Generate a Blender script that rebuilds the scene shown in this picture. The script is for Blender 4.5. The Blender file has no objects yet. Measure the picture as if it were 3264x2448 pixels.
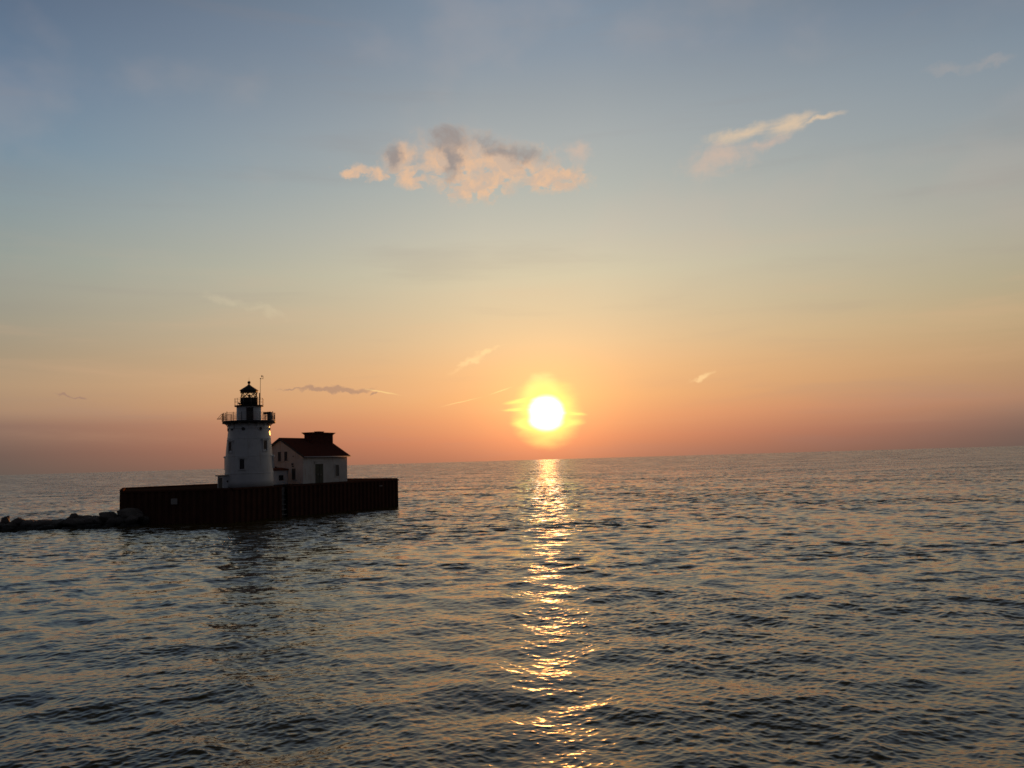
import bpy, bmesh, math, random
import numpy as np
from mathutils import Vector, Matrix

random.seed(7)
R = math.radians
sc = bpy.context.scene
COL = sc.collection
CAM_Z = 8.55

# ------------------------------------------------------------------ node helpers
def lin(c):
    c = c / 255.0
    return c / 12.92 if c <= 0.04045 else ((c + 0.055) / 1.055) ** 2.4
def srgb(r, g, b): return (lin(r), lin(g), lin(b), 1.0)

class V:
    """thin wrapper that turns python arithmetic into Math nodes"""
    nt = None
    def __init__(s, sock): s.s = sock
    @staticmethod
    def op(kind, *args, clamp=False):
        n = V.nt.nodes.new('ShaderNodeMath'); n.operation = kind; n.use_clamp = clamp
        for i, a in enumerate(args):
            if isinstance(a, V): V.nt.links.new(a.s, n.inputs[i])
            else: n.inputs[i].default_value = a
        return V(n.outputs[0])
    def __add__(a, b): return V.op('ADD', a, b)
    __radd__ = __add__
    def __sub__(a, b): return V.op('SUBTRACT', a, b)
    def __rsub__(a, b): return V.op('SUBTRACT', b, a)
    def __mul__(a, b): return V.op('MULTIPLY', a, b)
    __rmul__ = __mul__
    def __truediv__(a, b): return V.op('DIVIDE', a, b)
def vmax(a, b): return V.op('MAXIMUM', a, b)
def vmin(a, b): return V.op('MINIMUM', a, b)
def vabs(a): return V.op('ABSOLUTE', a)
def smooth(x, a, b):
    n = V.nt.nodes.new('ShaderNodeMapRange'); n.interpolation_type = 'SMOOTHSTEP'
    n.inputs['From Min'].default_value = a; n.inputs['From Max'].default_value = b
    V.nt.links.new(x.s, n.inputs['Value'])
    return V(n.outputs['Result'])
def linstep(x, a, b):
    n = V.nt.nodes.new('ShaderNodeMapRange'); n.clamp = True
    n.inputs['From Min'].default_value = a; n.inputs['From Max'].default_value = b
    V.nt.links.new(x.s, n.inputs['Value'])
    return V(n.outputs['Result'])
def combine(x, y, z):
    n = V.nt.nodes.new('ShaderNodeCombineXYZ')
    for i, a in enumerate((x, y, z)):
        if isinstance(a, V): V.nt.links.new(a.s, n.inputs[i])
        else: n.inputs[i].default_value = a
    return V(n.outputs[0])
def noise(vec, scale, detail=4, rough=0.55, dist=0.0, out='Fac'):
    n = V.nt.nodes.new('ShaderNodeTexNoise')
    n.inputs['Scale'].default_value = scale; n.inputs['Detail'].default_value = detail
    n.inputs['Roughness'].default_value = rough; n.inputs['Distortion'].default_value = dist
    V.nt.links.new(vec.s, n.inputs['Vector'])
    return V(n.outputs[out])
def mix(f, a, b, mode='MIX'):
    n = V.nt.nodes.new('ShaderNodeMix'); n.data_type = 'RGBA'; n.blend_type = mode
    n.clamp_factor = True
    for sock, v in ((n.inputs[0], f), (n.inputs[6], a), (n.inputs[7], b)):
        if isinstance(v, V): V.nt.links.new(v.s, sock)
        else: sock.default_value = v
    return V(n.outputs[2])
def ramp(fac, stops, interp='LINEAR'):
    n = V.nt.nodes.new('ShaderNodeValToRGB'); e = n.color_ramp.elements
    n.color_ramp.interpolation = interp
    while len(e) > 1: e.remove(e[-1])
    e[0].position, e[0].color = stops[0]
    for p, c in stops[1:]:
        k = e.new(p); k.color = c
    V.nt.links.new(fac.s, n.inputs[0])
    return V(n.outputs[0])

# ------------------------------------------------------------------ sky
SUN_AZ, SUN_EL = 2.39, 3.08
AZ_OFF = 0.10
def build_world():
    w = bpy.data.worlds.new('World'); sc.world = w; w.use_nodes = True
    nt = w.node_tree; nt.nodes.clear(); V.nt = nt
    tc = nt.nodes.new('ShaderNodeTexCoord')
    vn = nt.nodes.new('ShaderNodeVectorMath'); vn.operation = 'NORMALIZE'
    nt.links.new(tc.outputs['Generated'], vn.inputs[0])
    sx = nt.nodes.new('ShaderNodeSeparateXYZ'); nt.links.new(vn.outputs[0], sx.inputs[0])
    x, y, z = (V(sx.outputs[i]) for i in range(3))
    DEG = 180 / math.pi
    az = V.op('ARCTAN2', x, y) * DEG + AZ_OFF
    el = V.op('ARCSINE', z) * DEG
    E = 45.0
    def col(stops):
        return [(max(0.0, e / E), srgb(*c)) for e, c in stops]
    zen = [(32.5, (92, 99, 106)), (40, (58, 62, 66)), (45, (46, 49, 53))]
    centre = col([(0, (176, 114, 90)), (1.4, (206, 129, 98)), (2.7, (222, 147, 106)), (4.1, (228, 166, 115)),
                  (5.95, (228, 178, 129)), (7.75, (221, 187, 145)), (9.6, (212, 191, 156)), (12.3, (203, 195, 168)),
                  (15, (190, 188, 173)), (18, (174, 179, 173)), (21, (163, 170, 171)), (23.5, (150, 159, 165)),
                  (26, (136, 149, 162)), (29.5, (122, 139, 157))] + zen)
    left = col([(0, (104, 90, 82)), (1.15, (116, 94, 85)), (2.8, (142, 112, 98)), (3.6, (168, 135, 110)), (5.2, (178, 149, 119)),
                (6.85, (166, 148, 123)), (9.3, (158, 153, 136)), (12.5, (150, 157, 149)), (15.8, (136, 151, 156)),
                (19.1, (116, 139, 157)), (22.3, (104, 126, 149)), (27.2, (90, 107, 130)), (32, (66, 76, 88)), (45, (42, 46, 52))])
    right = col([(0, (92, 86, 82)), (0.8, (101, 91, 86)), (1.6, (122, 104, 94)), (2.8, (161, 126, 104)), (5.2, (176, 146, 112)), (7.6, (178, 159, 124)),
                 (9.9, (170, 162, 136)), (13.1, (165, 163, 152)), (16.3, (153, 158, 156)), (19.4, (138, 149, 157)),
                 (22.6, (124, 139, 153)), (25.8, (108, 123, 141)), (31, (78, 86, 94)), (45, (44, 48, 54))])
    east = col([(0, (46, 47, 52)), (6, (53, 55, 63)), (14, (53, 58, 69)), (30, (48, 55, 68)), (45, (41, 47, 57))])
    fac = el / E
    c, l, r, e = (ramp(fac, s) for s in (centre, left, right, east))
    da = az - SUN_AZ
    side = mix(V.op('GREATER_THAN', da, 0.0), l, r)
    base = mix(linstep(vabs(da), 4, 33), c, side)
    base = mix(smooth(vabs(da), 33, 110), base, e)
    # overhead dome darkens evenly into dusk blue
    base = mix(smooth(el, 33, 52), base, srgb(39, 42, 46))
    # faint horizontal veils
    p = combine(az * 0.045, el * 0.42, 0.0)
    veil = noise(p, 1.0, 5, 0.55, 0.4)
    base = mix(smooth(veil, 0.5, 0.75) * smooth(el, 1.0, 3.0) * (1.0 - smooth(el, 9, 16)) * 0.20, base, srgb(226, 178, 140))
    base = mix(smooth(V.op('SUBTRACT', 1.0, veil), 0.52, 0.75) * 0.16, base, srgb(140, 130, 130))
    q = combine(az * 0.11, el * 0.16, 3.0)
    base = mix(smooth(noise(q, 1.0, 4, 0.5), 0.48, 0.72) * smooth(el, 9, 14) * 0.12, base, srgb(205, 180, 165))

    wv = combine(az, el, 2.0)
    wn = nt.nodes.new('ShaderNodeSeparateColor'); nt.links.new(noise(wv, 0.5, 5, 0.6, 0.0, 'Color').s, wn.inputs[0])
    azw = az + (V(wn.outputs[0]) - 0.5) * 3.4
    elw = el + (V(wn.outputs[1]) - 0.5) * 2.0
    pn = combine(az, el, 5.0)
    nA = noise(pn, 0.55, 6, 0.6, 0.5) - 0.5
    nB = noise(pn, 1.7, 5, 0.62, 0.3) - 0.5
    pw = combine(az * 0.35, el * 1.6 - az * 0.12, 9.0)
    nC = noise(pw, 0.9, 6, 0.62, 0.6) - 0.5
    def lobe(a0, e0, ra, re, tilt=0.0, warp=1.0):
        ca, sa = math.cos(tilt), math.sin(tilt)
        u = az + (azw - az) * warp - a0; v = el + (elw - el) * warp - e0
        uu = (u * ca + v * sa) * (1 / ra); vv = (v * ca - u * sa) * (1 / re)
        return 1.0 - V.op('SQRT', uu * uu + vv * vv)
    def union(ls, warp=1.0):
        m = lobe(*ls[0], warp=warp)
        for q_ in ls[1:]: m = V.op('SMOOTH_MAX', m, lobe(*q_, warp=warp), 0.25)
        return m
    # warm lit cumulus left of centre, grey on top
    cum = union([(-9.0, 18.95, 1.9, .42), (-7.0, 19.75, 1.35, 1.1), (-3.23, 19.95, 3.2, 1.5), (0.4, 19.3, 3.0, 1.25),
                 (3.2, 18.5, 2.7, .75), (-1.86, 18.2, 2.9, 1.0), (-10.3, 18.9, .7, .3), (-6.1, 18.5, 1.0, .7)], 0.6)
    nS = noise(combine(azw * 0.9, elw * 1.1, 15.0), 1.0, 4, 0.5) - 0.5
    d = cum + nA * 1.9 + nB * 0.55
    holes = noise(combine(az * 0.95, el * 1.35, 33.0), 1.0, 4, 0.55, 0.6)
    a_cum = smooth(d - smooth(holes, 0.50, 0.66) * (1.0 - smooth(el, 18.7, 20.2)) * 0.75, -0.42, 0.62)
    # seen from behind: the thick crowns stay grey, the thin skirts glow
    crown = union([(-7.45, 20.1, .75, 1.0, .5), (-4.0, 21.1, 1.9, 1.0), (-3.5, 19.7, .6, 1.5, -.15), (-1.1, 20.95, 1.5, .6, -.3), (1.2, 20.15, 2.3, .55, -.1)])
    g = smooth(crown + nS * 1.5 + nA * 0.8, -0.45, 0.85)
    warm = mix(smooth(nS + nB * 0.5, -0.12, 0.16), srgb(206, 178, 156), srgb(229, 186, 150))
    ccol = mix(g, warm, srgb(150, 138, 134))
    base = mix(a_cum * 0.86, base, ccol)
    # thin peach clouds to the right
    cir = union([(18.9, 20.35, 1.7, .62, .12), (16.4, 20.25, 2.6, .40, .08), (20.9, 20.35, 1.7, .16, .10)], 0.55)
    base = mix(smooth(cir + nC * 1.5 + nA * 0.9, -0.35, 1.05) * 0.75, base, srgb(229, 199, 164))
    fai = union([(14.6, 18.9, 2.9, 1.0, .15), (17.4, 19.4, 1.6, .5, .2), (5.0, 20.0, 1.2, .8)])
    base = mix(smooth(fai + nA * 1.6 + nC * 0.8, -0.2, 1.1) * 0.5, base, srgb(220, 184, 160))
    spk = union([(28.4, 21.8, 1.5, .3), (30.6, 21.7, 1.6, .3)])
    base = mix(smooth(spk + nC * 1.2, -0.3, 1.1) * 0.25, base, srgb(190, 172, 160))
    # dark flat bar over the tower
    drk = union([(-11.65, 4.95, 2.9, .30, -.02), (-9.2, 4.52, .5, .14), (-26.85, 4.63, 1.0, .12), (-13.9, 5.02, 1.5, .1)])
    base = mix(smooth(drk + nC * 0.9, 0.05, 0.6) * 0.72, base, srgb(158, 126, 112))
    # sunlit ice streaks
    wis = union([(-2.7, 6.75, 1.9, .5, .42), (-1.3, 7.3, 1.8, .3, .25), (12.5, 4.95, 1.5, .34, .30)])
    wis2 = union([(-18.4, 10.6, 2.2, .5, -.25), (-16.0, 10.0, 2.2, .4, -.2)])
    base = mix(smooth(wis2 + nC * 1.5, 0.1, 1.0) * 0.2, base, srgb(225, 210, 175))
    base = mix(smooth(wis + nC * 1.5, 0.1, 1.0) * 0.62, base, srgb(252, 214, 156))
    con = union([(-0.6, 4.66, 1.0, .07, .28), (-3.4, 3.95, 1.9, .05, .22), (-8.6, 4.75, 1.6, .06, -.2)], 0.12)
    base = mix(smooth(con + nC * 1.2, 0.0, 0.9) * 0.5, base, srgb(255, 226, 150))
    # aureole round the sun
    sa, se = R(SUN_AZ - AZ_OFF), R(SUN_EL)
    S = (math.sin(sa) * math.cos(se), math.cos(sa) * math.cos(se), math.sin(se))
    dot = x * S[0] + y * S[1] + z * S[2]
    th = V.op('ARCCOSINE', vmin(dot, 0.9999999)) * DEG
    def tint(v, col_):
        n = nt.nodes.new('ShaderNodeVectorMath'); n.operation = 'SCALE'
        n.inputs[0].default_value = col_; nt.links.new(v.s, n.inputs['Scale'])
        return V(n.outputs[0])
    def vadd(a, b):
        n = nt.nodes.new('ShaderNodeVectorMath'); n.operation = 'ADD'
        nt.links.new(a.s, n.inputs[0]); nt.links.new(b.s, n.inputs[1])
        return V(n.outputs[0])
    mid = V.op('EXPONENT', th * (-1 / 2.4)) * 0.55
    wide = V.op('EXPONENT', th * (-1 / 6.0)) * 0.10
    lowf = 1.0 - smooth(el, 0.2, 3.4)
    base = vadd(base, tint(mid * (1.0 - lowf), (1.0, .55, .12)))
    base = vadd(base, tint(mid * lowf, (1.35, .34, .09)))
    base = vadd(base, tint(wide, (1.0, .52, .16)))
    stk = union([(0.5, 3.92, 2.4, .20, .07), (0.3, 3.36, 2.3, .16, .0), (4.3, 2.98, 1.7, .16, -.08), (3.9, 2.35, 2.0, .34, .12), (1.2, 2.35, 1.6, .5, -.15)], 0.15)
    stv = smooth(stk + nC * 0.8, 0.0, 0.95)
    # thin cloud in front of the sun makes the glow ragged, drawn out sideways
    rag = noise(combine(az * 0.55, el * 1.5, 21.0), 1.0, 4, 0.5) - 0.5
    plume = smooth(lobe(2.1, 4.6, 1.5, 1.25, -.1, 0.3) + rag * 0.8, 0.0, 0.7)
    base = mix(plume * 0.7, base, (1.05, .98, .34, 1))
    ringd = th + rag * 0.9 - stv * 0.75
    ring = 1.0 - smooth(ringd, 1.15, 2.65)
    base = mix(ring, base, (1.06, .95, .24, 1))
    disc = 1.0 - smooth(th + rag * 0.3 - stv * 0.10, 0.50, 1.40)
    base = mix(disc, base, (3.2, 3.0, 2.6, 1))
    # clear-sky scattering underneath
    sky = nt.nodes.new('ShaderNodeTexSky'); sky.sky_type = 'NISHITA'; sky.sun_disc = False
    sky.sun_elevation = R(SUN_EL); sky.sun_rotation = R(SUN_AZ - AZ_OFF); sky.dust_density = 3.0
    bg1 = nt.nodes.new('ShaderNodeBackground'); bg1.inputs['Strength'].default_value = 0.004
    nt.links.new(sky.outputs[0], bg1.inputs['Color'])
    bg2 = nt.nodes.new('ShaderNodeBackground'); bg2.inputs['Strength'].default_value = 1.0
    nt.links.new(base.s, bg2.inputs['Color'])
    add = nt.nodes.new('ShaderNodeAddShader')
    nt.links.new(bg1.outputs[0], add.inputs[0]); nt.links.new(bg2.outputs[0], add.inputs[1])
    out = nt.nodes.new('ShaderNodeOutputWorld'); nt.links.new(add.outputs[0], out.inputs[0])
    w.cycles.sampling_method = 'MANUAL'; w.cycles.sample_map_resolution = 2048
build_world()

# ------------------------------------------------------------------ materials
def material(name, body):
    m = bpy.data.materials.new(name); m.use_nodes = True
    nt = m.node_tree; nt.nodes.clear(); V.nt = nt
    out = nt.nodes.new('ShaderNodeOutputMaterial')
    p = nt.nodes.new('ShaderNodeBsdfPrincipled')
    nt.links.new(p.outputs[0], out.inputs[0])
    tc = nt.nodes.new('ShaderNodeTexCoord')
    body(nt, p, V(tc.outputs['Object']), out)
    return m
def setc(nt, p, col):
    if isinstance(col, V): nt.links.new(col.s, p.inputs['Base Color'])
    else: p.inputs['Base Color'].default_value = (*col, 1)
def bump(nt, p, h, dist, strength=0.6):
    b = nt.nodes.new('ShaderNodeBump'); b.inputs['Distance'].default_value = dist; b.inputs['Strength'].default_value = strength
    nt.links.new(h.s, b.inputs['Height']); nt.links.new(b.outputs[0], p.inputs['Normal'])
def mapped(nt, v, scale):
    n = nt.nodes.new('ShaderNodeVectorMath'); n.operation = 'MULTIPLY'
    nt.links.new(v.s, n.inputs[0]); n.inputs[1].default_value = scale
    return V(n.outputs[0])

def weathered(name, a, b, stain, scale=0.6, amount=0.55, rough=0.75, streak=True, bd=0.01):
    def body(nt, p, o, out):
        n1 = noise(o, scale, 5, 0.6)
        c = mix(smooth(n1, 0.35, 0.7), (*a, 1), (*b, 1))
        st = noise(mapped(nt, o, (1.6, 1.6, 0.22 if streak else 1.6)), 1.0, 5, 0.65)
        c = mix(smooth(st, 0.55, 0.78) * amount, c, (*stain, 1))
        setc(nt, p, c); p.inputs['Roughness'].default_value = rough
        bump(nt, p, noise(o, 9.0, 4, 0.6), bd)
    return material(name, body)

M_WHITE = weathered('old_white_paint', (.70, .71, .72), (.61, .62, .63), (.34, .23, .15), amount=.55, rough=.42)
M_WALL = weathered('stained_stucco', (.60, .585, .57), (.51, .49, .465), (.30, .16, .09), amount=.8, scale=.45)
M_TRIM = weathered('white_trim', (.70, .70, .70), (.60, .60, .60), (.35, .30, .25), amount=.3)
M_BLACK = weathered('black_iron_paint', (.022, .022, .024), (.035, .03, .03), (.07, .035, .02), amount=.5, rough=.75)
M_DARK = weathered('dark_shutter', (.045, .046, .05), (.06, .06, .062), (.03, .028, .026), amount=.3, rough=.6)
M_GLASS_D = weathered('dark_window_pane', (.02, .022, .026), (.03, .032, .036), (.015, .015, .015), amount=.2, rough=.15, bd=.002)
M_ROOF = weathered('red_brown_shingle', (.115, .04, .03), (.085, .035, .028), (.05, .03, .025), scale=2.5, amount=.6, rough=.85)
M_STEEL = weathered('rusty_sheet_piling', (.105, .048, .032), (.075, .037, .027), (.15, .065, .03), scale=.5, amount=.6, rough=.85, bd=.02)
M_CONC = weathered('old_concrete', (.34, .32, .29), (.24, .23, .21), (.13, .12, .10), scale=.8, amount=.6, rough=.9, bd=.02)
M_DECK = weathered('dark_pier_deck', (.035, .03, .027), (.028, .025, .022), (.05, .035, .025), scale=.7, amount=.4, rough=.9, streak=False)
M_GREEN = weathered('old_green_door', (.05, .055, .035), (.04, .045, .03), (.07, .05, .03), amount=.5, rough=.7)
M_SIGN = weathered('faded_sign_board', (.36, .34, .32), (.30, .28, .26), (.2, .16, .13), scale=3, amount=.5, rough=.7)
M_GALV = weathered('galvanised_rail', (.20, .19, .18), (.15, .14, .14), (.14, .08, .05), amount=.5, rough=.55)
M_BLUE = weathered('blue_grey_cabinet_paint', (.10, .11, .16), (.08, .09, .13), (.06, .06, .07), amount=.3, rough=.5)
M_PANEL = weathered('solar_cell', (.02, .025, .05), (.03, .035, .06), (.04, .04, .05), amount=.2, rough=.25, bd=.002)
M_LENS = weathered('lens_brass_and_glass', (.12, .10, .05), (.08, .07, .04), (.05, .04, .03), amount=.3, rough=.3)
M_RUSTROOF = weathered('rust_red_roofing', (.20, .075, .04), (.14, .06, .04), (.28, .13, .07), scale=1.2, amount=.6, rough=.85)
for m_ in (M_STEEL, M_DECK, M_ROOF, M_CONC, M_RUSTROOF):
    for n_ in m_.node_tree.nodes:
        if n_.type == 'BSDF_PRINCIPLED': n_.inputs['Specular IOR Level'].default_value = 0.0
def rock_body(nt, p, o, out):
    n = noise(o, 1.3, 6, 0.65)
    c = mix(smooth(n, .3, .7), (.16, .14, .125, 1), (.085, .075, .068, 1))
    geo = nt.nodes.new('ShaderNodeNewGeometry'); sp = nt.nodes.new('ShaderNodeSeparateXYZ')
    nt.links.new(geo.outputs['Position'], sp.inputs[0])
    wet = smooth(V(sp.outputs[2]) + (n - 0.5) * 1.2, 1.3, 0.5)       # weed-dark wet band at the waterline
    c = mix(wet, c, (.02, .02, .018, 1))
    setc(nt, p, c); p.inputs['Roughness'].default_value = .8
    bump(nt, p, noise(o, 3.5, 7, 0.65), .12)
M_ROCK = material('breakwater_stone', rock_body)
def glazing_body(nt, p, o, out):
    t = nt.nodes.new('ShaderNodeBsdfTransparent'); t.inputs[0].default_value = (.93, .95, .94, 1)
    g = nt.nodes.new('ShaderNodeBsdfGlossy'); g.inputs['Roughness'].default_value = .02
    f = nt.nodes.new('ShaderNodeFresnel'); f.inputs['IOR'].default_value = 1.12
    m = nt.nodes.new('ShaderNodeMixShader')
    nt.links.new(f.outputs[0], m.inputs[0]); nt.links.new(t.outputs[0], m.inputs[1]); nt.links.new(g.outputs[0], m.inputs[2])
    nt.links.new(m.outputs[0], out.inputs[0])
M_GLAZE = material('lantern_glass', glazing_body)
def mesh_body(nt, p, o, out):
    setc(nt, p, (.22, .17, .14)); p.inputs['Roughness'].default_value = .6
M_MESH = material('rail_wire_mesh', mesh_body)

# ------------------------------------------------------------------ mesh helpers
class MB:
    def __init__(s): s.bm = bmesh.new()
    def poly(s, pts): return s.bm.faces.new([s.bm.verts.new(p) for p in pts])
    def prism(s, pts, vec):
        """closed solid: polygon pts swept along vec"""
        vec = Vector(vec)
        a = [s.bm.verts.new(p) for p in pts]; b = [s.bm.verts.new(Vector(p) + vec) for p in pts]
        n = len(a)
        s.bm.faces.new(a[::-1]); s.bm.faces.new(b)
        for i in range(n): s.bm.faces.new((a[i], a[(i + 1) % n], b[(i + 1) % n], b[i]))
        return s
    def box(s, o, ux, uy, uz, bev=0):
        """box with corner o and the three edge vectors"""
        o, ux, uy, uz = map(Vector, (o, ux, uy, uz))
        s.prism([o, o + ux, o + ux + uy, o + uy], uz); return s
    def cbox(s, c, size, rz=0.0):
        c = Vector(c); m = Matrix.Rotation(rz, 3, 'Z')
        ux, uy, uz = m @ Vector((size[0], 0, 0)), m @ Vector((0, size[1], 0)), Vector((0, 0, size[2]))
        return s.box(c - ux / 2 - uy / 2, ux, uy, uz)
    def lathe(s, prof, n=48, cap=True, a0=0.0, smooth_=True):
        rings = []
        for r_, z in prof:
            rings.append([s.bm.verts.new((r_ * math.sin(a0 + 2 * math.pi * i / n), r_ * math.cos(a0 + 2 * math.pi * i / n), z)) for i in range(n)])
        for a, b in zip(rings, rings[1:]):
            for i in range(n):
                f = s.bm.faces.new((a[i], b[i], b[(i + 1) % n], a[(i + 1) % n])); f.smooth = smooth_
        if cap:
            s.bm.faces.new(rings[0]); s.bm.faces.new(rings[-1][::-1])
        return s
    def tube(s, pts, r_, n=8, r1=None):
        pts = [Vector(p) for p in pts]; rings = []
        for i, p in enumerate(pts):
            t = (pts[min(i + 1, len(pts) - 1)] - pts[max(i - 1, 0)]).normalized()
            up = Vector((0, 0, 1)) if abs(t.z) < .95 else Vector((1, 0, 0))
            a = t.cross(up).normalized(); b = t.cross(a)
            rr = r_ if r1 is None else r_ + (r1 - r_) * i / max(1, len(pts) - 1)
            rings.append([s.bm.verts.new(p + a * rr * math.cos(2 * math.pi * k / n) + b * rr * math.sin(2 * math.pi * k / n)) for k in range(n)])
        for a, b in zip(rings, rings[1:]):
            for k in range(n):
                f = s.bm.faces.new((a[k], a[(k + 1) % n], b[(k + 1) % n], b[k])); f.smooth = True
        s.bm.faces.new(rings[0][::-1]); s.bm.faces.new(rings[-1])
        return s
    def sphere(s, c, r_, seg=16):
        bmesh.ops.create_uvsphere(s.bm, u_segments=seg, v_segments=seg // 2 + 2, radius=r_, matrix=Matrix.Translation(c))
        return s
    def build(s, name, mat, parent=None, bevel=0.0, loc=None):
        bmesh.ops.recalc_face_normals(s.bm, faces=s.bm.faces)
        me = bpy.data.meshes.new(name); s.bm.to_mesh(me); s.bm.free()
        me.materials.append(mat)
        o = bpy.data.objects.new(name, me); COL.objects.link(o)
        if parent: o.parent = parent
        if loc: o.location = loc
        if bevel:
            b = o.modifiers.new('bevel', 'BEVEL'); b.width = bevel; b.segments = 2; b.limit_method = 'ANGLE'
        return o
def tag(o, label=None, cat=None, group=None, kind=None):
    if label: o['label'] = label
    if cat: o['category'] = cat
    if group: o['group'] = group
    if kind: o['kind'] = kind
    return o
def empty(name, loc, label, cat, group=None):
    o = bpy.data.objects.new(name, None); COL.objects.link(o); o.location = loc
    return tag(o, label, cat, group)

# ------------------------------------------------------------------ water
def build_water():
    rng = np.random.default_rng(11)
    f_px = 858.0
    # radial rows: about two per picture row near the boat, then stretching to the horizon
    dl = np.radians(np.concatenate([np.linspace(60, 23, 40, endpoint=False), np.arange(23.0, 0.30, -0.0185),
                                    np.geomspace(0.30, 0.0122, 60)]))
    r = CAM_Z / np.tan(dl)
    azd = np.concatenate([np.arange(-180, -42, 4.0), np.arange(-42, 42, 0.060), np.arange(42, 180, 4.0)])
    az = np.radians(azd)
    nr, na = len(r), len(az)
    X0 = (r[:, None] * np.sin(az)[None, :]).astype(np.float32); Y0 = (r[:, None] * np.cos(az)[None, :]).astype(np.float32)
    dr = np.gradient(r).astype(np.float32)[:, None] * np.ones((1, na), np.float32)
    da = (r[:, None] * np.gradient(az)[None, :]).astype(np.float32)
    # slow patches of calmer and rougher water
    env = np.zeros_like(X0)
    for k in range(14):
        lam = 10 ** rng.uniform(1.0, 1.9); th = rng.uniform(0, 2 * math.pi)
        env += np.sin((X0 * math.cos(th) * 0.6 + Y0 * math.sin(th) * 1.2) * (2 * math.pi / lam) + rng.uniform(0, 6.28)).astype(np.float32)
    env = 0.88 + 0.34 * np.tanh(env / 3.2)
    dx = np.zeros_like(X0); dy = np.zeros_like(X0); dz = np.zeros_like(X0); lost = np.zeros_like(X0)
    N = 180
    lam = np.geomspace(0.16, 11.0, N)
    for i, L in enumerate(lam):
        L *= rng.uniform(0.97, 1.03)
        k = 2 * math.pi / L
        # travel direction, measured from -Y (towards the boat): two crossing systems, shorter waves spread wider
        spread = R(34 + 22 * (1 - i / N))
        th = (R(14) if rng.random() < 0.6 else R(-22)) + rng.normal() * spread
        kx, ky = math.sin(th), -math.cos(th)
        s = SLOPE * math.sqrt(2.0 / N)
        if 0.8 < L < 3.0: s *= 0.60
        elif L >= 3.0: s *= 0.78
        else: s *= 1.08
        if L > 3.6: s *= (3.6 / L) ** 0.7
        amp = s / k
        need_r = dr * abs(ky) * 0.65; need_a = da * abs(kx) * 1.0
        fl = np.clip((L - np.maximum(need_r, need_a)) / (0.8 * L), 0, 1)
        mod = env if L < 3.0 else (0.5 + 0.5 * env)
        A = amp * fl * mod
        ph = k * (kx * X0 + ky * Y0) + rng.uniform(0, 6.28)
        c_, s_ = np.cos(ph), np.sin(ph)
        dz += A * c_; q = 1.05 * A * s_
        dx -= kx * q; dy -= ky * q
        lost += (s * s / 2) * (1 - fl * fl) * mod * mod
    co = np.stack([X0 + dx, Y0 + dy, dz], -1).reshape(-1, 3).astype(np.float32)
    idx = np.arange(nr * na).reshape(nr, na)
    a = idx[:-1, :]; b = np.roll(idx, -1, 1)[:-1, :]; c = np.roll(idx, -1, 1)[1:, :]; d = idx[1:, :]
    quads = np.stack([a, d, c, b], -1).reshape(-1, 4)
    # close the small hole under the boat
    ctr = len(co); co = np.vstack([co, [[0, 0, 0]]]).astype(np.float32)
    tri = np.stack([idx[0], np.roll(idx[0], -1), np.full(na, ctr)], -1)
    me = bpy.data.meshes.new('water')
    nq, ntr = len(quads), len(tri)
    me.vertices.add(len(co)); me.vertices.foreach_set('co', co.ravel())
    me.loops.add(nq * 4 + ntr * 3)
    me.loops.foreach_set('vertex_index', np.concatenate([quads.ravel(), tri.ravel()]).astype(np.int32))
    me.polygons.add(nq + ntr)
    st = np.concatenate([np.arange(nq) * 4, nq * 4 + np.arange(ntr) * 3]).astype(np.int32)
    me.polygons.foreach_set('loop_start', st)
    me.polygons.foreach_set('use_smooth', np.ones(nq + ntr, bool))
    me.update(calc_edges=True); me.validate()
    at = me.attributes.new('chop', 'FLOAT', 'POINT')
    at.data.foreach_set('value', np.append(np.sqrt(lost).ravel(), 0.0).astype(np.float32))
    o = bpy.data.objects.new('water', me); COL.objects.link(o)
    tag(o, kind='structure')
    if me.polygons[nq // 2].normal.z < 0: me.flip_normals()
    def body(nt, p, ob, out):
        setc(nt, p, (.062, .045, .012))
        p.inputs['Roughness'].default_value = WATER_ROUGH
        p.inputs['IOR'].default_value = 1.333
        # small wind ripples, plus the chop the sheet is too coarse to carry far out
        def slopes(sc_, detail, seed):
            v = mapped(nt, ob, sc_)
            n = nt.nodes.new('ShaderNodeTexNoise'); n.inputs['Scale'].default_value = 1.0
            n.inputs['Detail'].default_value = detail; n.inputs['Roughness'].default_value = .55
            vm = nt.nodes.new('ShaderNodeVectorMath'); vm.operation = 'ADD'; vm.inputs[1].default_value = (seed, seed * 2.3, 0)
            nt.links.new(v.s, vm.inputs[0]); nt.links.new(vm.outputs[0], n.inputs['Vector'])
            sub = nt.nodes.new('ShaderNodeVectorMath'); sub.operation = 'SUBTRACT'; sub.inputs[1].default_value = (.5, .5, .5)
            nt.links.new(n.outputs['Color'], sub.inputs[0])
            return V(sub.outputs[0])
        ch = nt.nodes.new('ShaderNodeAttribute'); ch.attribute_name = 'chop'
        chop = V(ch.outputs['Fac'])
        def scaled(v, f, xyz):
            m_ = mapped(nt, v, xyz)
            n = nt.nodes.new('ShaderNodeVectorMath'); n.operation = 'SCALE'
            nt.links.new(m_.s, n.inputs[0])
            if isinstance(f, V): nt.links.new(f.s, n.inputs['Scale'])
            else: n.inputs['Scale'].default_value = f
            return V(n.outputs[0])
        def add(a_, b_):
            n = nt.nodes.new('ShaderNodeVectorMath'); n.operation = 'ADD'
            nt.links.new(a_.s, n.inputs[0]); nt.links.new(b_.s, n.inputs[1]); return V(n.outputs[0])
        rip = scaled(slopes((2.6, 5.0, 1.0), 3, 3.1), RIPPLE, (.88, 1.0, 0))
        big = scaled(slopes((.55, 1.05, 1.0), 4, 17.7), chop * CHOP_GAIN, (1.0, 1.1, 0))
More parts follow.
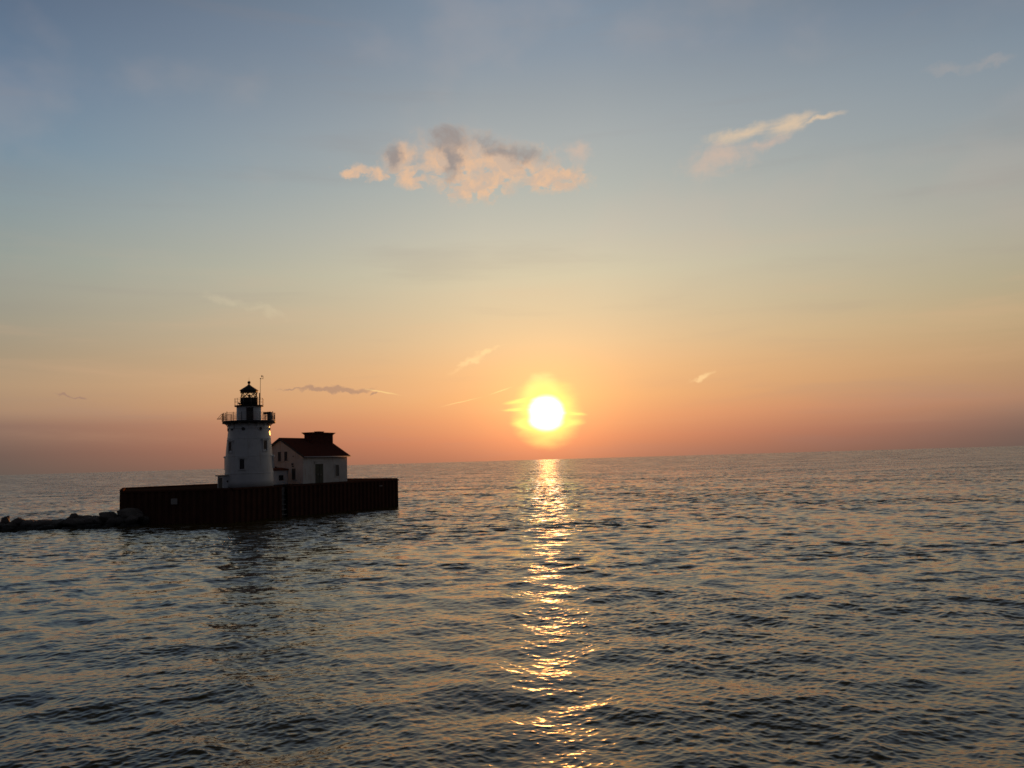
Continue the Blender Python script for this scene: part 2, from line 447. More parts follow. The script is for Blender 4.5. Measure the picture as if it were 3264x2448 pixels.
        # unresolved chop: normal tilt towards the boat, added so far water reflects greyer sky
        patch = noise(mapped(nt, ob, (.018, .035, 1.0)), 1.0, 5, .6)
        fine = noise(mapped(nt, ob, (.10, .10, 1.0)), 1.0, 3, .6)
        boat_tilt = chop * BIAS * (0.15 + 1.7 * smooth(patch * 0.6 + fine * 0.4, .35, .65))
        big = add(big, combine(0.0, boat_tilt * -1.0, 0.0))
        geo = nt.nodes.new('ShaderNodeNewGeometry')
        nrm = add(V(geo.outputs['Normal']), add(rip, big))
        vn = nt.nodes.new('ShaderNodeVectorMath'); vn.operation = 'NORMALIZE'
        nt.links.new(nrm.s, vn.inputs[0]); nt.links.new(vn.outputs[0], p.inputs['Normal'])
    me.materials.append(material('lake_water', body))
SLOPE, WATER_ROUGH, RIPPLE, CHOP_GAIN = 0.172, 0.062, 0.17, 13.0
BIAS = 0.95
build_water()

# ------------------------------------------------------------------ pier
DZ = 5.35
A, B, C, D, E_ = (Vector((x, y, 0)) for x, y in ((-63, 138.6), (-45, 137.7), (-23.65, 175.5), (-40.5, 193.5), (-71.1, 157.5)))
pier = empty('pier', ((-50, 160, 0)), 'dark rusty steel walled pier under the lighthouse and the red roofed building', 'pier')
PO = Vector((-50, 160, 0))
GAP0, GAP1 = 10.9, 12.5
def piling(mb, p, q, z0, z1, outward):
    """corrugated steel sheet piling from p to q"""
    d = (q - p); L = d.length; d.normalize(); n = outward
    pitch = 1.15; k = max(1, round(L / pitch)); pitch = L / k
    prof = []
    for i in range(k):
        for t, off in ((0.0, 0.0), (.32, 0.0), (.45, .26), (.85, .26)):
            prof.append(p + d * (i + t) * pitch + n * off)
    prof.append(q.copy())
    back = [q - n * .25, p - n * .25]
    mb.prism([Vector((v.x, v.y, z0)) - PO for v in prof + back], (0, 0, z1 - z0))
def outn(p, q):
    d = (q - p).normalized(); return Vector((d.y, -d.x, 0))
bc = (C - B).normalized()
g0, g1 = B + bc * GAP0, B + bc * GAP1
mb = MB()
for p, q in ((A, B), (B, g0), (g1, C), (C, D), (D, E_), (E_, A)):
    piling(mb, p, q, -2.0, DZ + (.28 if p in (C, D, E_) else -.02), outn(p, q))
mb.build('sheet_piling', M_STEEL, pier)
nbc = outn(B, C)
mb = MB()
for p, q in ((A, B), (B, g0), (g1, C)):
    d = (q - p).normalized(); n = outn(p, q)
    mb.box(p + n * .33 - PO + Vector((0, 0, DZ - .22)), q - p, -n * .75, (0, 0, .30))
mb.build('cap_beam', M_STEEL, pier)
mb = MB()
ins = [v + (PO - v).normalized() * .42 for v in (A, B)] + [g0 - nbc * .42, g0 - nbc * 1.4, g1 - nbc * 1.4, g1 - nbc * .42] + [v + (PO - v).normalized() * .42 for v in (C, D, E_)]
mb.prism([Vector((v.x, v.y, DZ - .6)) - PO for v in ins], (0, 0, .6))
mb.build('deck', M_DECK, pier)
mb = MB()
mb.box(g0 - nbc * .9 - PO + Vector((0, 0, -2)), g1 - g0, -nbc * .45, (0, 0, DZ + 1.75))
for k in range(6):   # worn concrete treads in the slot
    mb.box(g0 - nbc * (.9) - PO + Vector((0, 0, DZ - .75 - k * .85)), g1 - g0, nbc * (.1 + .1 * k), (0, 0, .16))
mb.build('landing_steps', M_CONC, pier)
sg = empty('sign_board', (-54.2, 137.75, 3.1), 'small square pale board on the dark pier wall left of the tower', 'sign')
mb = MB(); mb.cbox((0, 0, 0), (1.0, .05, .92)); sb = mb.build('board', M_SIGN, sg, .01)
for z in (.0, .86):
    mb = MB(); mb.cbox((0, .06, z), (1.04, .06, .06)); mb.build('bracket', M_BLACK, sg)
tg = B + bc * 37.5 + nbc * .36
t = empty('cleat', (tg.x, tg.y, 4.15), 'small pale steel cleat on the pier wall near its right end', 'cleat')
mb = MB(); mb.tube([Vector((0, 0, .1)) - bc * .5, Vector((0, 0, .14)) - bc * .2, Vector((0, 0, .14)) + bc * .2, Vector((0, 0, .1)) + bc * .5], .07)
mb.build('horn', M_SIGN, t)
mb = MB(); mb.box(-bc * .22 - nbc * .1, bc * .44, nbc * .1, (0, 0, .14)); mb.build('base', M_SIGN, t)

# ------------------------------------------------------------------ lighthouse
TX, TY = -44.83, 146.2
tower = empty('lighthouse', (TX, TY, DZ), 'white conical lighthouse with two railed galleries and a black lantern on top', 'lighthouse')
CAMA = math.atan2(-TX, -TY)                # heading from the tower to the boat
def tz(z): return z - DZ
# the view angle phi is measured from the line to the boat, positive to the right
def ang(phi): return CAMA - R(phi)
def dirv(phi): a = ang(phi); return Vector((math.sin(a), math.cos(a), 0))
def tanv(phi): a = ang(phi); return Vector((-math.cos(a), math.sin(a), 0))   # points to the viewer's right
PROF = [(3.99, DZ), (3.97, 6.4), (3.94, 7.6), (3.90, 8.8), (3.84, 10.2), (3.76, 11.4), (3.66, 12.5), (3.55, 13.5), (3.45, 14.5), (3.41, 15.24), (3.40, 16.2)]
def rad(z):
    for (r0, z0), (r1, z1) in zip(PROF, PROF[1:]):
        if z0 <= z <= z1: return r0 + (r1 - r0) * (z - z0) / (z1 - z0)
    return PROF[-1][0]
mb = MB(); mb.lathe([(r_, tz(z)) for r_, z in PROF], 72); mb.build('tower_wall', M_WHITE, tower)
for z, h, pr in ((7.67, .10, .035), (10.54, .08, .03), (13.5, .08, .03), (15.24, .12, .06)):
    mb = MB(); mb.lathe([(rad(z) - .1, tz(z) - h), (rad(z) + pr, tz(z) - h * .8), (rad(z) + pr, tz(z) + h * .6), (rad(z) - .1, tz(z) + h)], 72)
    mb.build('band_course', M_WHITE, tower)
def tower_window(phi, z0, z1, w):
    zc = (z0 + z1) / 2; n, t_ = dirv(phi), tanv(phi); r0 = rad(zc)
    up = Vector((0, 0, 1))
    base = n * (r0 - .12) + up * tz(z0)
    mb = MB()
    for sgn in (-1, 1): mb.box(base + t_ * (sgn * (w / 2 + .05) - .06), t_ * .12, n * .26, up * (z1 - z0))
    mb.box(base - t_ * (w / 2 + .11) + up * (z1 - z0), t_ * (w + .22), n * .26, up * .10)
    win = mb.build('window', M_WHITE, tower)
    mb = MB(); mb.box(base - t_ * (w / 2), t_ * w, n * .17, up * (z1 - z0)); mb.build('pane', M_GLASS_D, win)
    mb = MB(); mb.box(base - t_ * (w / 2 + .22) - up * .14, t_ * (w + .44), n * .34, up * .13); mb.build('sill', M_WHITE, win)
    mb = MB()
    pts = [base + t_ * (w / 2 + .28) + up * (z1 - z0 + .12)]
    for k in range(7):
        u = 1 - k / 3.0; pts.append(base + t_ * (u * (w / 2 + .28)) + up * (z1 - z0 + .30 + .14 * (1 - u * u)))
    pts.append(base - t_ * (w / 2 + .28) + up * (z1 - z0 + .12))
    mb.prism(pts, n * .36); mb.build('lintel', M_WHITE, win)
for a in ((-52.7, 11.24, 12.93, .84), (43, 11.37, 13.02, .78), (-16.5, 8.37, 10.02, .80), (84, 8.6, 10.2, .8), (-106, 8.5, 10.2, .8), (160, 11.3, 13, .8)):
    tower_window(*a)
for phi, z, rr in ((-15.3, 15.05, .23), (32, 15.05, .30), (-80, 15.05, .24), (80, 15.05, .24), (130, 15.05, .24), (-130, 15.05, .24)):
    n, t_ = dirv(phi), tanv(phi); c = n * (rad(z) - .15) + Vector((0, 0, tz(z)))
    up = Vector((0, 0, 1))
    ring = [(c + t_ * math.cos(k * math.pi / 10) * rr + up * math.sin(k * math.pi / 10) * rr) for k in range(20)]
    mb = MB(); mb.prism(ring, n * .22); ph = mb.build('porthole', M_GLASS_D, tower)
    mb = MB(); mb.tube([c + n * .22 + t_ * math.cos(k * math.pi / 10) * (rr + .02) + up * math.sin(k * math.pi / 10) * (rr + .02) for k in range(21)], .045, 6)
    mb.build('rim', M_TRIM if phi > 0 else M_DARK, ph)
# conduit running down from the gallery
n, t_ = dirv(-43), tanv(-43)
mb = MB(); mb.tube([n * 3.46 + Vector((0, 0, tz(16.1))), n * 3.46 + Vector((0, 0, tz(15.15))), dirv(-50) * 3.48 + Vector((0, 0, tz(15.1)))], .05)
mb.cbox(dirv(-52) * 3.5 + Vector((0, 0, tz(14.85))), (.25, .25, .3)); mb.build('conduit', M_DARK, tower)
# main gallery
GZ = 16.45
mb = MB(); mb.lathe([(3.3, tz(16.17)), (4.22, tz(16.17)), (4.22, tz(16.08)), (4.34, tz(16.08)), (4.34, tz(16.47)), (4.2, tz(16.47)), (4.2, tz(16.45)), (1.9, tz(16.46))], 72)
mb.build('gallery_deck', M_BLACK, tower)
for k in range(16):
    phi = k * 22.5 + 90
    n, t_ = dirv(phi), tanv(phi)
    mb = MB()
    outer, inner = [], []
    for j in range(9):
        a = j / 8 * math.pi / 2
        outer.append(n * (4.25 - .85 * math.sin(a) * 1.0) + Vector((0, 0, tz(15.22) + .87 * math.cos(a))))
    # curved strut (quarter arc) as a bent bar
    arc = [n * (3.40 + .85 * (1 - math.cos(j / 8 * math.pi / 2))) + Vector((0, 0, tz(15.25) + .85 * math.sin(j / 8 * math.pi / 2))) for j in range(9)]
    mb.tube(arc, .075, 6)
    mb.box(n * 3.36 - t_ * .06 + Vector((0, 0, tz(16.02))), n * .9, t_ * .12, (0, 0, .14))
    mb.box(n * 3.38 - t_ * .06 + Vector((0, 0, tz(15.15))), n * .10, t_ * .12, (0, 0, .9))
    mb.build('bracket', M_WHITE, tower)
def ring_rail(r_, z, rad_, n=64, a0=0, a1=360):
    return [Vector((r_ * math.sin(R(a0 + (a1 - a0) * k / n)), r_ * math.cos(R(a0 + (a1 - a0) * k / n)), z)) for k in range(n + 1)]
mb = MB()
for z, rr in ((17.80, .028), (17.58, .03), (16.68, .026)): mb.tube(ring_rail(4.26, tz(z), rr), rr, 6)
rail = mb.build('gallery_railing', M_GALV, tower)
for k in range(18):
    phi = k * 20 + 4; n = dirv(phi) * 4.26
    top = 17.95 if k % 3 == 0 else 17.82
    mb = MB(); mb.tube([n + Vector((0, 0, tz(16.40))), n + Vector((0, 0, tz(top)))], .045, 8); mb.sphere(n + Vector((0, 0, tz(top))), .07, 8)
    mb.build('post', M_BLACK, rail)
mb = MB()
for k in range(150):
    n = dirv(k * 2.4) * 4.26
    mb.tube([n + Vector((0, 0, tz(16.68))), n + Vector((0, 0, tz(17.45)))], .012, 4)
for k in range(5): mb.tube(ring_rail(4.26, tz(16.82 + .145 * k), 0), .010, 4)
mb.build('wire_mesh', M_MESH, rail)
# watch room
mb = MB(); mb.lathe([(2.08, tz(16.45)), (2.08, tz(16.6)), (2.05, tz(16.62)), (2.05, tz(18.98))], 48); mb.build('watch_room', M_WHITE, tower)
phi0 = 3.5
n, t_ = dirv(phi0), tanv(phi0); up = Vector((0, 0, 1))
base = n * 1.93 + up * tz(16.62) - t_ * .56
mb = MB(); mb.box(base, t_ * 1.12, n * .16, up * 2.1); dr = mb.build('door', M_BLACK, tower)
mb = MB(); mb.tube([base + t_ * .95 + n * .16 + up * 1.0, base + t_ * .95 + n * .22 + up * 1.0, base + t_ * .82 + n * .22 + up * 1.0], .025); mb.build('handle', M_GALV, dr)
# upper gallery
mb = MB(); mb.lathe([(1.9, tz(18.96)), (2.38, tz(18.96)), (2.38, tz(19.14)), (1.3, tz(19.15))], 48); mb.build('upper_gallery_deck', M_BLACK, tower)
mb = MB()
for z in (20.30, 19.75): mb.tube(ring_rail(2.36, tz(z), 0, 48), .020, 6)
rail2 = mb.build('upper_railing', M_GALV, tower)
for k in range(12):
    n = dirv(k * 30 + 8) * 2.36
    mb = MB(); mb.tube([n + Vector((0, 0, tz(19.1))), n + Vector((0, 0, tz(20.34)))], .03, 6); mb.build('post', M_GALV, rail2)
# lantern
mb = MB(); mb.lathe([(1.40, tz(19.14)), (1.40, tz(20.36)), (1.46, tz(20.38)), (1.46, tz(20.46)), (1.2, tz(20.47))], 48); mb.build('lantern_base', M_BLACK, tower)
OCT = [8 + 45 * k for k in range(8)]
mb = MB()
for i in range(8):
    p0, p1 = dirv(OCT[i]) * 1.40, dirv(OCT[(i + 1) % 8]) * 1.40
    z0, z1 = Vector((0, 0, tz(20.44))), Vector((0, 0, tz(21.42)))
    mb.tube([p0 + z0, p1 + z1], .045, 6); mb.tube([p1 + z0, p0 + z1], .045, 6)
    if i % 2 == 1: mb.tube([p0 + z0, p0 + z1], .06, 6)
mb.build('astragal_frame', M_BLACK, tower)
mb = MB()
for i in range(8):
    p0, p1 = dirv(OCT[i]) * 1.36, dirv(OCT[(i + 1) % 8]) * 1.36
    mb.poly([p0 + z0, p1 + z0, p1 + z1, p0 + z1])
mb.build('lantern_glass', M_GLAZE, tower)
mb = MB(); mb.lathe([(.16, tz(20.46)), (.12, tz(20.62)), (.12, tz(20.68)), (.20, tz(20.72)), (.30, tz(20.86)), (.28, tz(20.95)), (.10, tz(20.99))], 20); mb.build('lens', M_LENS, tower)
mb = MB(); mb.lathe([(1.38, tz(21.38)), (1.44, tz(21.38)), (1.44, tz(21.66)), (1.58, tz(21.68)), (1.58, tz(21.74)), (.30, tz(22.58)), (.28, tz(22.66)), (.15, tz(22.70)), (.14, tz(22.88)), (.12, tz(22.9))], 8, a0=ang(8), smooth_=False)
rf = mb.build('roof', M_BLACK, tower)
mb = MB(); mb.sphere((0, 0, tz(23.09)), .26, 20); mb.build('ventilator_ball', M_BLACK, rf)
mb = MB(); mb.tube([(0, 0, tz(23.3)), (0, 0, tz(24.0))], .022, 6, .008); mb.build('lightning_rod', M_BLACK, rf)

# entry porch on the left foot of the tower
F = Vector((-48.0, 142.55, DZ)); pt = Vector((-.71, .7042, 0)); ps = Vector((.7042, .71, 0))
porch = empty('porch', F, 'low white flat roofed porch at the left foot of the lighthouse', 'porch')
mb = MB(); mb.box((0, 0, 0), pt * 2.0, ps * 2.7, (0, 0, 1.95)); mb.build('wall', M_WHITE, porch)
mb = MB(); mb.box(-pt * .25 - ps * .3 + Vector((0, 0, 1.96)), pt * 2.5, ps * 2.8, (0, 0, .17)); mb.build('roof', M_CONC, porch, .02)
mb = MB(); mb.box(pt * .3 - ps * .03, pt * 1.4, ps * .08, (0, 0, 1.7)); dd = mb.build('door', M_DARK, porch)
mb = MB(); mb.box(pt * .45 - ps * .08 + Vector((0, 0, .85)), pt * .12, ps * .06, (0, 0, .05)); mb.build('handle', M_GALV, dd)
pn = -pt
mb = MB(); mb.prism([ps * (.75 + .17 * math.cos(k * math.pi / 8)) + pn * -.04 + Vector((0, 0, 1.08 + .17 * math.sin(k * math.pi / 8))) for k in range(16)], pn * .08)
mb.build('porthole', M_GLASS_D, porch)

# mast on the upper gallery
mp = dirv(52) * 2.15
mast = empty('weather_mast', (TX + mp.x, TY + mp.y, 19.15), 'thin weather mast with wind vane standing on the upper lighthouse gallery', 'mast')
mb = MB(); mb.tube([(0, 0, 0), (0, 0, 2.05)], .085, 8); mb.tube([(.10, .0, 0.0), (.13, 0, 1.0), (.17, 0, 4.45)], .045, 8, .035); mb.build('pole', M_BLACK, mast)
mb = MB(); mb.tube([(.17, 0, 4.46), (.62, 0, 4.42), (.64, 0, 4.44), (.65, 0, 4.95)], .03, 6); mb.build('crossarm', M_BLACK, mast)
mb = MB(); mb.sphere((.17, 0, 4.48), .10, 10); mb.build('sensor', M_BLACK, mast)
mb = MB(); mb.sphere((.42, 0, 4.90), .13, 10); mb.tube([(.42, 0, 4.78), (.5, 0, 4.44)], .02, 5); mb.build('wind_vane', M_BLACK, mast)

# fittings on the main gallery
def on_gallery(phi, r_): v = dirv(phi) * r_; return (TX + v.x, TY + v.y, GZ)
n, t_ = dirv(-82), tanv(-82)
s1 = empty('solar_panel', on_gallery(-84, 4.36), 'tilted solar panel bracketed outside the left end of the gallery rail', 'solar panel')
n = dirv(-88); t_ = tanv(-88)
mb = MB(); mb.box(n * .08 - t_ * .5 + Vector((0, 0, 1.22)), n * .62 + Vector((0, 0, -.78)), t_ * 1.0, n * .04 + Vector((0, 0, .03))); mb.build('panel', M_PANEL, s1)
mb = MB()
for s_ in (-.45, .45):
    mb.tube([t_ * s_, t_ * s_ + Vector((0, 0, 1.3))], .06, 6)
    mb.tube([t_ * s_ + Vector((0, 0, .42)), t_ * s_ + n * .85 + Vector((0, 0, .42))], .035, 6)
    mb.tube([t_ * s_ + Vector((0, 0, .95)), t_ * s_ + n * .42 + Vector((0, 0, .45))], .03, 6)
mb.build('frame', M_BLACK, s1)
s2 = empty('solar_panel', on_gallery(47, 3.9), 'flat tilted solar panel on posts at the right side of the gallery', 'solar panel')
rt = dirv(90); tow = dirv(0)
mb = MB(); mb.prism([-rt * .62 + tow * .4 + Vector((0, 0, 1.22)), rt * .62 + tow * .4 + Vector((0, 0, 1.36)), rt * .5 - tow * .4 + Vector((0, 0, 1.10)), -rt * .55 - tow * .4 + Vector((0, 0, 1.02))], (0, 0, .09)); mb.build('panel', M_PANEL, s2)
mb = MB()
for s_ in (-.22, .12): mb.tube([rt * s_, rt * s_ + Vector((0, 0, 1.12))], .06, 6)
mb.tube([-rt * .22 + Vector((0, 0, .5)), rt * .12 + Vector((0, 0, .95))], .04, 6)
mb.build('post', M_BLACK, s2)
cb = empty('equipment_cabinet', on_gallery(59, 3.95), 'tall blue grey cabinet on the gallery under the tilted panel', 'cabinet')
mb = MB(); mb.cbox((0, 0, .08), (.62, .5, 1.28), -ang(59)); mb.build('case', M_BLUE, cb, .02)
mb = MB(); mb.cbox((0, 0, 1.36), (.70, .58, .06), -ang(59)); mb.build('lid', M_BLUE, cb)
for s_ in (-.22, .22):
    mb = MB(); mb.cbox(tanv(59) * s_, (.1, .4, .09), -ang(59)); mb.build('foot', M_BLACK, cb)
hn = empty('fog_signal', (TX + dirv(-62).x * 1.75, TY + dirv(-62).y * 1.75, 19.15), 'small dark horn standing on the upper gallery left of the lantern', 'horn')
mb = MB(); mb.tube([(0, 0, 0), (0, 0, .22)], .07, 8); mb.build('stand', M_BLACK, hn)
mb = MB(); mb.tube([(.12, -.02, .25), (-.05, .0, .32), (-.2, .02, .36)], .08, 10, .17); mb.build('bell', M_BLACK, hn)

# ------------------------------------------------------------------ fog signal building
K = Vector((-38.85, 159.3, DZ)); u = Vector((.41, .912, 0)); v = Vector((-.912, .41, 0)); up = Vector((0, 0, 1))
LEN, WID, EAVE, RIDGE = 13.85, 10.4, 5.15, 8.40
house = empty('fog_signal_house', K, 'white gabled building with a dark red roof right of the lighthouse', 'building')
mb = MB()
mb.prism([Vector((0, 0, 0)), v * WID, v * WID + up * EAVE, v * WID / 2 + up * (RIDGE - .12), up * EAVE], u * LEN)
mb.build('wall', M_WALL, house)
ov, og, th = .55, .4, .22
sl = (RIDGE - EAVE) / (WID / 2)
mb = MB()
for side in (0, 1):
    e0 = (v * -ov if side == 0 else v * (WID + ov)) + up * (EAVE - sl * ov + .06)
    rd = v * WID / 2 + up * (RIDGE + .06)
    mb.prism([e0 - u * og, rd - u * og, rd - u * og + up * th, e0 - u * og + up * th], u * (LEN + 2 * og))
rf = mb.build('roof', M_ROOF, house)
mb = MB(); mb.tube([v * -(ov + .06) + up * (EAVE - sl * ov + .10) - u * og, v * -(ov + .06) + up * (EAVE - sl * ov + .10) + u * (LEN + og)], .09, 8); mb.build('gutter', M_TRIM, house)
mb = MB()
for side in (0, 1):
    e0 = (v * -ov if side == 0 else v * (WID + ov)) + up * (EAVE - sl * ov - .14)
    rd = v * WID / 2 + up * (RIDGE - .14)
    mb.prism([e0 - u * (og + .05), rd - u * (og + .05), rd - u * (og + .05) + up * .38, e0 - u * (og + .05) + up * .38], u * .06)
mb.build('bargeboard', M_DARK, house)
# roof monitor
t0, t1, c0, hw = 7.0, 13.7, -1.0, .95
mid = v * (WID / 2 + c0)
zt = 9.62
mb = MB(); mb.box(mid - v * hw + u * t0 + up * (RIDGE - 1.9), u * (t1 - t0), v * 2 * hw, up * (zt - RIDGE + 1.9)); mon = mb.build('roof_monitor', M_ROOF, house)
mb = MB()
for ex, z0, z1 in ((.10, -.30, -.15), (.22, -.148, -.02), (.36, -.018, .14)):
    mb.box(mid - v * (hw + ex) + u * (t0 - ex) + up * (zt + z0), u * (t1 - t0 + 2 * ex), v * 2 * (hw + ex), up * (z1 - z0))
mb.build('cornice', M_ROOF, mon)
mb = MB(); mb.box(mid - v * .5 + u * (t0 + 2.6) + up * (zt + .145), u * 1.7, v * 1.0, up * .17); mb.box(mid - v * .58 + u * (t0 + 2.5) + up * (zt + .317), u * 1.9, v * 1.16, up * .06); mb.build('vent_cap', M_ROOF, mon)
mb = MB()
for k in range(9): mb.box(mid - v * (hw + .04) + u * (t0 + .5 + k * .66) + up * (RIDGE - .6), u * .06, v * .05, up * 1.45)
mb.build('louvre_strip', M_ROOF, mon)
def house_window(o, ax, nrm, w, h, lintel=False):
    win_mb = MB()
    win_mb.box(o - nrm * .1, ax * w, nrm * .14, up * h); pane = None
    win = win_mb.build('window', M_DARK, house)
    mb = MB()
    for s_ in (0, 1): mb.box(o - nrm * .1 + ax * (s_ * w - .05 + (.0)), ax * .10, nrm * .20, up * h)
    mb.box(o - nrm * .1 - ax * .05 + up * h, ax * (w + .1), nrm * .20, up * .10); mb.build('frame', M_WALL, win)
    mb = MB(); mb.box(o - nrm * .1 - ax * .15 - up * .13, ax * (w + .3), nrm * .26, up * .12); mb.build('sill', M_WALL, win)
gn, ln = -u, -v
house_window(v * 3.5 + up * (9.65 - DZ), v, gn, .85, 1.72)
house_window(v * 5.0 + up * (9.62 - DZ), v, gn, .85, 1.75)
house_window(v * 1.65 + up * (6.1 - DZ), v, gn, 1.0, 2.1)
house_window(u * 9.8 + up * (6.45 - DZ), u, ln, 1.25, 2.2)
o = u * 3.6
mb = MB(); mb.box(o - ln * .1, u * 2.4, ln * .13, up * 3.55); dr = mb.build('door', M_GREEN, house)
mb = MB(); mb.box(o + u * 1.17 + ln * .03, u * .06, ln * .03, up * 3.5); mb.build('meeting_stile', M_BLACK, dr)
for s_ in (.75, 1.5):
    mb = MB(); mb.cbox(o + u * s_ + ln * .05 + up * 1.45, (.22, .22, .2)); mb.build('lamp', M_SIGN, dr)
mb = MB(); mb.box(o - u * .25 - ln * .1 + up * 3.57, u * 2.9, ln * .22, up * .42); mb.box(o - u * .33 - ln * .1 + up * 4.0, u * 3.06, ln * .34, up * .10); mb.build('lintel', M_WALL, house)
for c_, sz in (((gn * .15 + v * 2.4 + up * 3.55), .34), ((gn * .15 + v * 2.3 + up * 3.15), .26), ((gn * .12 + v * 2.2 + up * 5.05), .2), ((gn * .12 + v * 6.3 + up * 3.1), .3)):
    mb = MB(); mb.cbox(c_, (sz, sz, sz * .7), .42); mb.tube([c_, c_ - gn * .2], .05, 6); mb.build('wall_lamp', M_BLACK, house)

# link passage between tower and building
Q = K + v * 3.6
ps_ = empty('passage', Q, 'low white passage with a rust red roof between lighthouse and building', 'passage')
mb = MB(); mb.box(-u * .02, -u * 9.0, v * 3.2, up * 2.55); mb.build('wall', M_WHITE, ps_)
mb = MB(); mb.prism([-v * .25 - u * .02 + up * 2.56, -v * .25 - u * .02 + up * 2.80, v * 1.6 - u * .02 + up * 3.1, v * 3.45 - u * .02 + up * 2.8, v * 3.45 - u * .02 + up * 2.56], -u * 9.0); mb.build('roof', M_RUSTROOF, ps_)
mb = MB(); mb.box(-u * 2.6 + up * .72 - v * .03, u * 1.35, v * .08, up * .95); w_ = mb.build('window', M_GLASS_D, ps_)
mb = MB()
for a_, b_ in ((-2.7, .1), (-1.25, .1)): mb.box(u * a_ + up * .66 - v * .07, u * b_, v * .1, up * 1.08)
mb.box(-u * 2.7 + up * 1.74 - v * .072, u * 1.55, v * .11, up * .1)
mb.build('frame', M_TRIM, w_)

# ------------------------------------------------------------------ breakwater boulders
def boulder_mesh(seed, sub=3):
    rnd = random.Random(seed)
    bm = bmesh.new(); bmesh.ops.create_icosphere(bm, subdivisions=sub, radius=1.0)
    dirs = [(Vector((rnd.gauss(0, 1), rnd.gauss(0, 1), rnd.gauss(0, .8))).normalized(), rnd.uniform(.55, .92)) for _ in range(9)]
    offs = Vector((rnd.random() * 50, rnd.random() * 50, 0))
    from mathutils import noise as mn
    for vv in bm.verts:
        d_ = vv.co.normalized(); r_ = 1.0
        for n_, h in dirs:                       # planes cut the ball into a quarried block
            k = d_.dot(n_)
            if k > 1e-3: r_ = min(r_, h / k)
        r_ *= 1 + .10 * mn.noise(d_ * 2.2 + offs) + .05 * mn.noise(d_ * 5.5 + offs)
        vv.co = d_ * r_
    for f in bm.faces: f.smooth = False
    me = bpy.data.meshes.new('boulder'); bm.to_mesh(me); bm.free(); me.materials.append(M_ROCK)
    return me
variants = [boulder_mesh(100 + i) for i in range(9)]
GRP = 'boulders of the low breakwater'
COMMON = 'dark rough boulder piled in the low breakwater left of the pier'
def boulder(x, y, z, sx_, sy_, sz_, label=COMMON, vi=None, rot=None):
    o = bpy.data.objects.new('boulder', variants[random.randrange(9) if vi is None else vi]); COL.objects.link(o)
    o.location = (x, y, z); o.scale = (sx_, sy_, sz_)
    o.rotation_euler = rot or (random.uniform(-.25, .25), random.uniform(-.25, .25), random.uniform(0, 6.28))
    return tag(o, label, 'boulder', GRP)
# the ridge runs from the pier's left corner out of the picture
P0, P1 = Vector((-59.5, 135.6, 0)), Vector((-92.0, 133.5, 0))
L_ = (P1 - P0).length; dd_ = (P1 - P0).normalized(); nn_ = Vector((-dd_.y, dd_.x, 0))
if nn_.y > 0: nn_ = -nn_
s_ = 0.0
def crest(s):   # height of the heap along its length
    t_ = s / 30.0
    return 2.25 - 1.15 * min(1, t_ * 1.25) + .16 * math.sin(s * .9)
while s_ < L_:
    c_ = P0 + dd_ * s_; h = crest(s_)
    w_ = random.uniform(.8, 1.85)
    boulder(c_.x, c_.y + 1.4 + random.uniform(-.3, .3), h - .85 + random.uniform(-.15, .1), w_ * 1.35, w_, .62 + random.uniform(0, .25))
    boulder(c_.x + random.uniform(-.6, .6), c_.y + random.uniform(-.3, .3), h * .45 - .25, w_ * 1.15, w_, .95)
    boulder(c_.x + random.uniform(-.6, .6), c_.y - 1.2 + random.uniform(-.3, .3), -.15, w_ * 1.1, w_ * .9, .75)
    boulder(c_.x + random.uniform(-.6, .6), c_.y + 3.2, h * .4 - .3, w_ * 1.2, w_, .95)
    s_ += random.uniform(1.2, 2.5)
boulder(-60.6, 136.3, 1.75, 2.2, 1.5, 1.05, 'largest rounded boulder, leaning on the left end of the pier wall', 2, (.1, .05, .6))
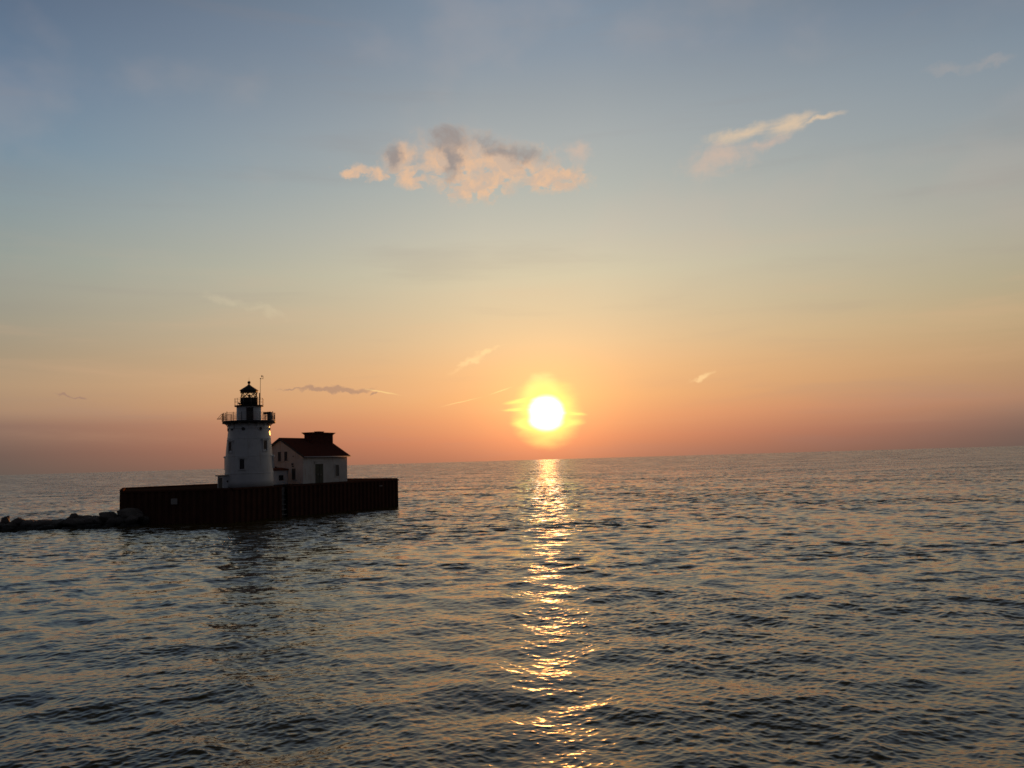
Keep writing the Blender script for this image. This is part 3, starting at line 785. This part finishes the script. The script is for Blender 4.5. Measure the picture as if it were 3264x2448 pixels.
boulder(-63.8, 136.2, 1.55, 1.9, 1.4, .95, 'long smooth hump of rock just left of the pier corner', 5, (0, .1, .2))
boulder(-79.6, 135.2, 1.45, .85, .9, 1.05, 'upright pointed boulder standing above the far left of the breakwater', 3, (.1, .0, 1.0))
boulder(-77.6, 135.4, 1.15, 1.7, 1.1, .75, 'long flat topped slab beside the upright boulder on the breakwater', 7, (0, .0, .1))
boulder(-68.9, 135.3, 1.45, .9, .9, .85, 'small round boulder perched on top midway along the breakwater', 4)

# ------------------------------------------------------------------ sun
ld = bpy.data.lights.new('sun', 'SUN'); ld.energy = 4.0; ld.angle = R(0.53); ld.color = (1.0, .36, .08)
so = bpy.data.objects.new('sun', ld); COL.objects.link(so)
sa, se = R(SUN_AZ - AZ_OFF), R(SUN_EL)
sdir = Vector((math.sin(sa) * math.cos(se), math.cos(sa) * math.cos(se), math.sin(se)))
so.rotation_euler = sdir.to_track_quat('Z', 'Y').to_euler()
so.location = (20, 300, 60)

# ------------------------------------------------------------------ camera and render
cd = bpy.data.cameras.new('camera'); cam = bpy.data.objects.new('camera', cd); COL.objects.link(cam)
cd.sensor_width = 36.0; cd.lens = 36.0 * 0.838; cd.clip_start = .5; cd.clip_end = 200000
cam.location = (0, 0, CAM_Z)
cam.rotation_euler = (Matrix.Rotation(R(-.16 + AZ_OFF), 3, 'Z') @ Matrix.Rotation(R(90 + 5.08), 3, 'X') @ Matrix.Rotation(R(-1.645), 3, 'Z')).to_euler()
sc.camera = cam
sc.view_settings.view_transform = 'Standard'; sc.view_settings.look = 'None'
sc.view_settings.exposure = 0; sc.view_settings.gamma = 1
sc.render.engine = 'CYCLES'
sc.cycles.max_bounces = 6; sc.cycles.glossy_bounces = 3; sc.cycles.diffuse_bounces = 2; sc.cycles.transparent_max_bounces = 8
sc.cycles.sample_clamp_direct = 4.0; sc.cycles.sample_clamp_indirect = 5.0
sc.cycles.use_denoising = True; sc.cycles.denoiser = 'OPENIMAGEDENOISE'
sc.cycles.filter_width = 1.6
